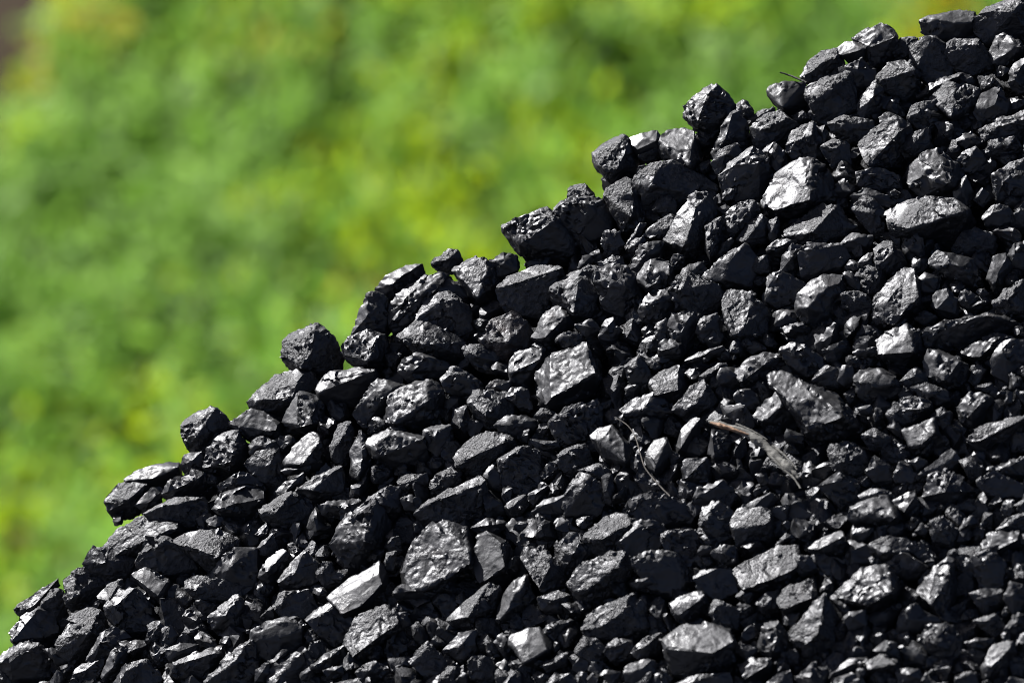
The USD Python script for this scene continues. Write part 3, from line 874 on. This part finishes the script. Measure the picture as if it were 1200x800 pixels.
# ---------------------------------------------------------------- twig, stalks and splinters lying on the coal
def sweep(path, radii, sides=7, rng=None, jit=0.0, flat=1.0):
    p = np.asarray(path, float)
    t = np.gradient(p, axis=0); t /= np.linalg.norm(t, axis=1, keepdims=True)
    a = np.cross(t, [0, 1.0, 0]); a /= np.linalg.norm(a, axis=1, keepdims=True)
    b = np.cross(t, a)
    th = np.arange(sides) * 2 * np.pi / sides
    r = np.broadcast_to(radii, (len(p),))[:, None] * (1 + (rng.normal(0, jit, (len(p), sides)) if jit else 0))
    v = (p[:, None] + r[..., None] * (np.cos(th)[None, :, None] * a[:, None] + flat * np.sin(th)[None, :, None] * b[:, None])).reshape(-1, 3)
    v = np.vstack([v, p[:1], p[-1:]])
    f = []
    n = len(p)
    for i in range(n - 1):
        for j in range(sides):
            k = (j + 1) % sides
            f += [(i * sides + j, i * sides + k, (i + 1) * sides + k), (i * sides + j, (i + 1) * sides + k, (i + 1) * sides + j)]
    for j in range(sides):
        k = (j + 1) % sides
        f += [(n * sides, j + sides * 0, k) if False else (n * sides, k, j), (n * sides + 1, (n - 1) * sides + j, (n - 1) * sides + k)]
    m = trimesh.Trimesh(v, np.array(f), process=False); m.fix_normals()
    return m
def curve(pxs, lift, n=40):
    pxs = np.array(pxs, float)
    s = np.concatenate([[0], np.cumsum(np.hypot(*np.diff(pxs, axis=0).T))]); u = np.linspace(0, s[-1], n)
    from scipy.interpolate import PchipInterpolator
    x, y = PchipInterpolator(s, pxs[:, 0])(u), PchipInterpolator(s, pxs[:, 1])(u)
    base = np.interp(u, s, [float(face_y(*q)) for q in pxs])
    return np.array([P(a, b, c - lift) for a, b, c in zip(x, y, base)])
def wood(name, c1, c2, scale=(120, 120, 120)):
    return usdkit.material(stage, '/World/Looks/' + name, {
        'g': ('geometry', {}), 'm': ('mapping', {'scale': scale, 'rotation': (0, 0.6, 0)}), 'n': ('noise_texture', {'scale': 1.0, 'detail': 5.0, 'roughness': 0.65}),
        'c': ('rgb_ramp', {'ramp': [(0.3, c1), (0.62, c2)]}), 'b': ('bump', {'strength': 0.7, 'distance': 0.0015}),
        'p': ('principled_bsdf', {'roughness': 0.75})},
        [('g.position', 'm.vector'), ('m.vector', 'n.vector'), ('n.fac', 'c.fac'), ('c.color', 'p.base_color'), ('n.fac', 'b.height'), ('b.normal', 'p.normal')], surface='p.BSDF')
BARK = wood('weathered_bark', (0.014, 0.013, 0.012), (0.125, 0.12, 0.108), (70, 70, 420))
BARE = wood('bare_wood', (0.09, 0.045, 0.022), (0.26, 0.15, 0.085), (70, 70, 420))
STALK = wood('dry_stalk', (0.03, 0.027, 0.024), (0.11, 0.095, 0.08))
DARK = wood('dark_twig', (0.008, 0.008, 0.006), (0.022, 0.021, 0.015))
rg = np.random.default_rng(3)
tw = UsdGeom.Xform.Define(stage, '/World/twig')
tag(tw.GetPrim(), label='bent weathered brown twig lying on the coal, right of centre', category='twig')
# partly sunk between the lumps
c_ = curve([(830, 494), (850, 499), (872, 506), (893, 519), (908, 533), (924, 549), (936, 560)], 0.024, 60)
mesh_prim('/World/twig/bark', sweep(c_, np.interp(np.linspace(0, 1, 60), [0, .1, .5, .85, 1], [.0015, .0036, .0050, .0054, .002]) * (1 + 0.22 * np.sin(np.linspace(0, 1, 60) * 23) * np.sin(np.linspace(0, 1, 60) * 9)), 12, rg, 0.09), BARK, smooth=40)
c2 = curve([(832, 495), (848, 499.5), (862, 504), (878, 509)], 0.0285, 24)
tag(mesh_prim('/World/twig/bare_wood', sweep(c2, np.interp(np.linspace(0, 1, 24), [0, .3, 1], [.001, .0030, .0008]), 7, rg, 0.15), BARE, smooth=40), label='orange brown bare end of the twig')
for j, (pp, w_) in enumerate([([(862, 497), (882, 505), (899, 515)], .0016), ([(900, 530), (914, 546), (930, 560), (938, 572)], .0022), ([(905, 522), (922, 536), (934, 550)], .0018)]):
    mesh_prim('/World/twig/strand' + (f'_{j:03d}' if j else ''), sweep(curve(pp, 0.027, 20), np.linspace(w_, w_ * .4, 20), 6, rg, 0.15), BARK, smooth=40)
def stick(name, pts, lift, r0, r1, mat, label, cat):
    tag(mesh_prim(numbered(name), sweep(curve(pts, lift, 40), np.linspace(r0, r1, 40), 6, rg, 0.08), mat, smooth=50), label=label, category=cat)
stick('plant_stalk', [(720, 489), (728, 493), (737, 500), (745, 513), (750, 530), (755, 546), (765, 560), (776, 572), (785, 581)], 0.0295, .0005, .0008, STALK, 'thin curved pale plant stalk lying on the coal near the centre', 'stalk')
stick('splinter', [(914, 85), (924, 88), (934, 92), (945, 97)], 0.010, .0008, .0014, DARK, 'thin dark splinter sticking out left of the heap near the top', 'splinter')
# ---------------------------------------------------------------- ground and overgrown hillside behind
EARTH = usdkit.material(stage, '/World/Looks/earth', {
    'g': ('geometry', {}), 'n': ('noise_texture', {'scale': 1.4, 'detail': 6.0, 'roughness': 0.6}),
    'c': ('rgb_ramp', {'ramp': [(0.3, (0.016, 0.011, 0.007)), (0.7, (0.042, 0.029, 0.019))]}), 'b': ('bump', {'strength': 0.6, 'distance': 0.05}),
    'p': ('principled_bsdf', {'roughness': 1.0, 'specular_ior_level': 0.1})},
    [('g.position', 'n.vector'), ('n.fac', 'c.fac'), ('c.color', 'p.base_color'), ('n.fac', 'b.height'), ('b.normal', 'p.normal')], surface='p.BSDF')
YARD = usdkit.material(stage, '/World/Looks/coal_yard', {
    'g': ('geometry', {}), 'n': ('noise_texture', {'scale': 2.2, 'detail': 6.0, 'roughness': 0.65}),
    'c': ('rgb_ramp', {'ramp': [(0.35, (0.010, 0.010, 0.010)), (0.75, (0.045, 0.040, 0.036))]}), 'b': ('bump', {'strength': 0.6, 'distance': 0.02}),
    'p': ('principled_bsdf', {'roughness': 0.85})},
    [('g.position', 'n.vector'), ('n.fac', 'c.fac'), ('c.color', 'p.base_color'), ('n.fac', 'b.height'), ('b.normal', 'p.normal')], surface='p.BSDF')
g = 600.0
tag(mesh_prim('/World/ground', (np.array([(-g, -g, 0), (g, -g, 0), (g, g, 0), (-g, g, 0)], float), np.array([(0, 1, 2, 3)])), YARD), kind='structure')
HY, HS = 16.8, 0.5                                           # foot and steepness of the hillside
def hill_z(x, y):
    x, y = np.asarray(x, float), np.asarray(y, float)
    p = np.stack([x * 0.45, y * 0.45, np.zeros_like(x)], -1)
    return np.maximum(HS * (y - HY), -0.3) + 0.45 * (meshkit.fbm(p, 3, 21) - 0.5) * np.clip((y - HY + 2) / 3, 0, 1)
hx, hy = np.meshgrid(np.linspace(-60, 60, 241), np.linspace(HY - 2, HY + 34, 110), indexing='ij')
hv = np.stack([hx, hy, hill_z(hx, hy)], -1).reshape(-1, 3)
ii, jj = np.meshgrid(np.arange(240), np.arange(109), indexing='ij')
q0 = (ii * 110 + jj).ravel()
tag(mesh_prim('/World/hillside', (hv, np.stack([q0, q0 + 110, q0 + 111, q0 + 1], 1)), EARTH, smooth=True), kind='structure')

def leaf_material(name, col, tr):
    return usdkit.material(stage, '/World/Looks/' + name, {
        'oi': ('object_info', {}), 'h': ('hsv', {'color': col}), 'v': ('map_range', {'from_min': 0, 'from_max': 1, 'to_min': 0.65, 'to_max': 1.35}),
        'p': ('principled_bsdf', {'roughness': 0.75}), 't': ('translucent_bsdf', {'color': tr}), 'm': ('mix_closure', {'fac': 0.4})},
        [('oi.random', 'v.value'), ('v.result', 'h.value'), ('h.color', 'p.base_color'), ('p.BSDF', 'm.closure1'), ('t.BSDF', 'm.closure2')], surface='m.closure')
LEAF = [leaf_material('leaf_green', (0.157, 0.290, 0.049), (0.247, 0.456, 0.060)),
        leaf_material('leaf_fresh', (0.224, 0.359, 0.092), (0.313, 0.513, 0.112)),
        leaf_material('leaf_deep', (0.109, 0.189, 0.047), (0.161, 0.290, 0.051)),
        leaf_material('leaf_yellow_green', (0.295, 0.388, 0.017), (0.474, 0.611, 0.014)),
        leaf_material('leaf_ochre', (0.351, 0.301, 0.044), (0.446, 0.359, 0.044)),
        leaf_material('petal_yellow', (0.655, 0.465, 0.009), (0.655, 0.446, 0.009))]
bush = UsdGeom.PointInstancer.Define(stage, '/World/undergrowth')
UsdGeom.Scope.Define(stage, '/World/undergrowth/sprigs')
rl = np.random.default_rng(11)
paths = []
for kind in range(6):
    for var in range(2):
        v, f = [], []
        for _ in range(12):
            c = rl.normal(0, 0.055, 3); L_ = rl.uniform(0.05, 0.10); W_ = L_ * rl.uniform(0.35, 0.6)
            d = rl.normal(size=3) + np.array([0, -0.2, 0.5]); d /= np.linalg.norm(d)
            s = np.cross(d, rl.normal(size=3)); s /= np.linalg.norm(s); n = np.cross(s, d)
            k = len(v)
            v += [c, c + d * L_ * .45 + s * W_ / 2 + n * .006, c + d * L_, c + d * L_ * .45 - s * W_ / 2 + n * .006, c + d * L_ * 0.5]
            f += [(k, k + 1, k + 4), (k + 1, k + 2, k + 4), (k + 2, k + 3, k + 4), (k + 3, k, k + 4)]
        n = len(paths)
        path = '/World/undergrowth/sprigs/leaf_sprig' + (f'_{n:03d}' if n else '')
        mesh_prim(path, (np.array(v), np.array(f)), LEAF[kind])
        paths.append(path)
# clumps of different plants: centre and radius as they appear, kind, strength
PATCH = [(650, 205, 45, 3, .6), (500, 160, 28, 3, .7), (455, 265, 35, 3, .4), (20, 620, 50, 3, .45), (560, 240, 45, 3, .4), (720, 60, 50, 3, .35), (300, 290, 55, 3, .5),
         (60, 130, 60, 4, .55), (120, 75, 60, 4, .45), (370, 20, 45, 4, .6), (0, 660, 24, 4, .5), (850, 20, 50, 4, .35), (1076, 10, 34, 5, .9), (480, 320, 30, 4, .3),
         (25, 200, 80, 1, .6), (220, 130, 60, 1, .6), (240, 440, 45, 1, .9), (60, 400, 60, 1, .7), (540, 110, 50, 1, .5), (230, 260, 60, 1, .5), (150, 540, 80, 1, .5), (700, 120, 40, 1, .4), (260, 175, 50, 1, .5),
         (215, 390, 45, 2, .9), (130, 245, 55, 2, .7), (260, 170, 40, 2, .5), (405, 110, 50, 2, .6), (105, 315, 60, 2, .7), (310, 170, 40, 2, .5), (720, 95, 40, 2, .4), (30, 470, 45, 2, .6), (540, 215, 40, 2, .5), (860, 90, 45, 2, .4), (180, 30, 40, 2, .5), (330, 200, 40, 2, .4), (880, 70, 30, 2, .3)]
bi, bp, bs, bq = [], [], [], []
n_ = 30000
sx, sy = rl.uniform(-900, 2100, n_), rl.uniform(-900, 1300, n_)
base_kind = meshkit.fbm(np.stack([sx / 90, sy / 90, 0 * sx], -1), 3, 31)
hgt = meshkit.fbm(np.stack([sx / 44, sy / 44, 0 * sx + 9], -1), 3, 41)
rr = rl.random((n_, 3))
for k in range(n_):
    a, b = sx[k], sy[k]
    if a / 85 + b / 170 < 1.0 + 0.25 * (base_kind[k] - .5) and a > -150 and b > -250: continue   # bare earth in the upper left corner
    kind = 0 if rr[k, 0] < 0.62 else 3 if base_kind[k] > 0.52 else 1 if rr[k, 1] < .6 else 2
    for (px, py, pr, pk, ps) in PATCH:
        if rr[k, 2] < ps * math.exp(-((a - px) ** 2 + (b - py) ** 2) / (1.3 * pr * pr)):
            kind = pk
    low = 0.03 if kind == 2 else 0.10
    up = max(0.0, (hgt[k] - 0.36)) * 1.0 * rl.random() ** 0.5 + low
    # where the line of sight meets the plants of that height on the hillside
    dx, dz = (a - 600) / 8000, (400 - b) / 8000
    y = (CAM_Z + HS * HY + dz * 8.0 - up) / (HS - dz)
    if y > 50 or y < HY - 1.5: continue
    x = dx * (y + 8)
    bi.append(kind * 2 + int(rl.integers(2))); bp.append((x, y, float(hill_z(x, y)) + up)); bs.append(rl.uniform(0.8, 1.7))
    q = rl.normal(size=4) * np.array([1, .35, .35, 1]); bq.append(q / np.linalg.norm(q))
bush.CreatePrototypesRel().SetTargets([Sdf.Path(p) for p in paths])
bush.CreateProtoIndicesAttr(Vt.IntArray(bi))
bush.CreatePositionsAttr(Vt.Vec3fArray([Gf.Vec3f(*map(float, p)) for p in bp]))
bush.CreateScalesAttr(Vt.Vec3fArray([Gf.Vec3f(s, s, s) for s in bs]))
bush.CreateOrientationsAttr(Vt.QuathArray([Gf.Quath(*map(float, q)) for q in bq]))
tag(bush.GetPrim(), label='bright green leafy undergrowth covering the hillside behind the heap, out of focus', category='undergrowth', kind='stuff')
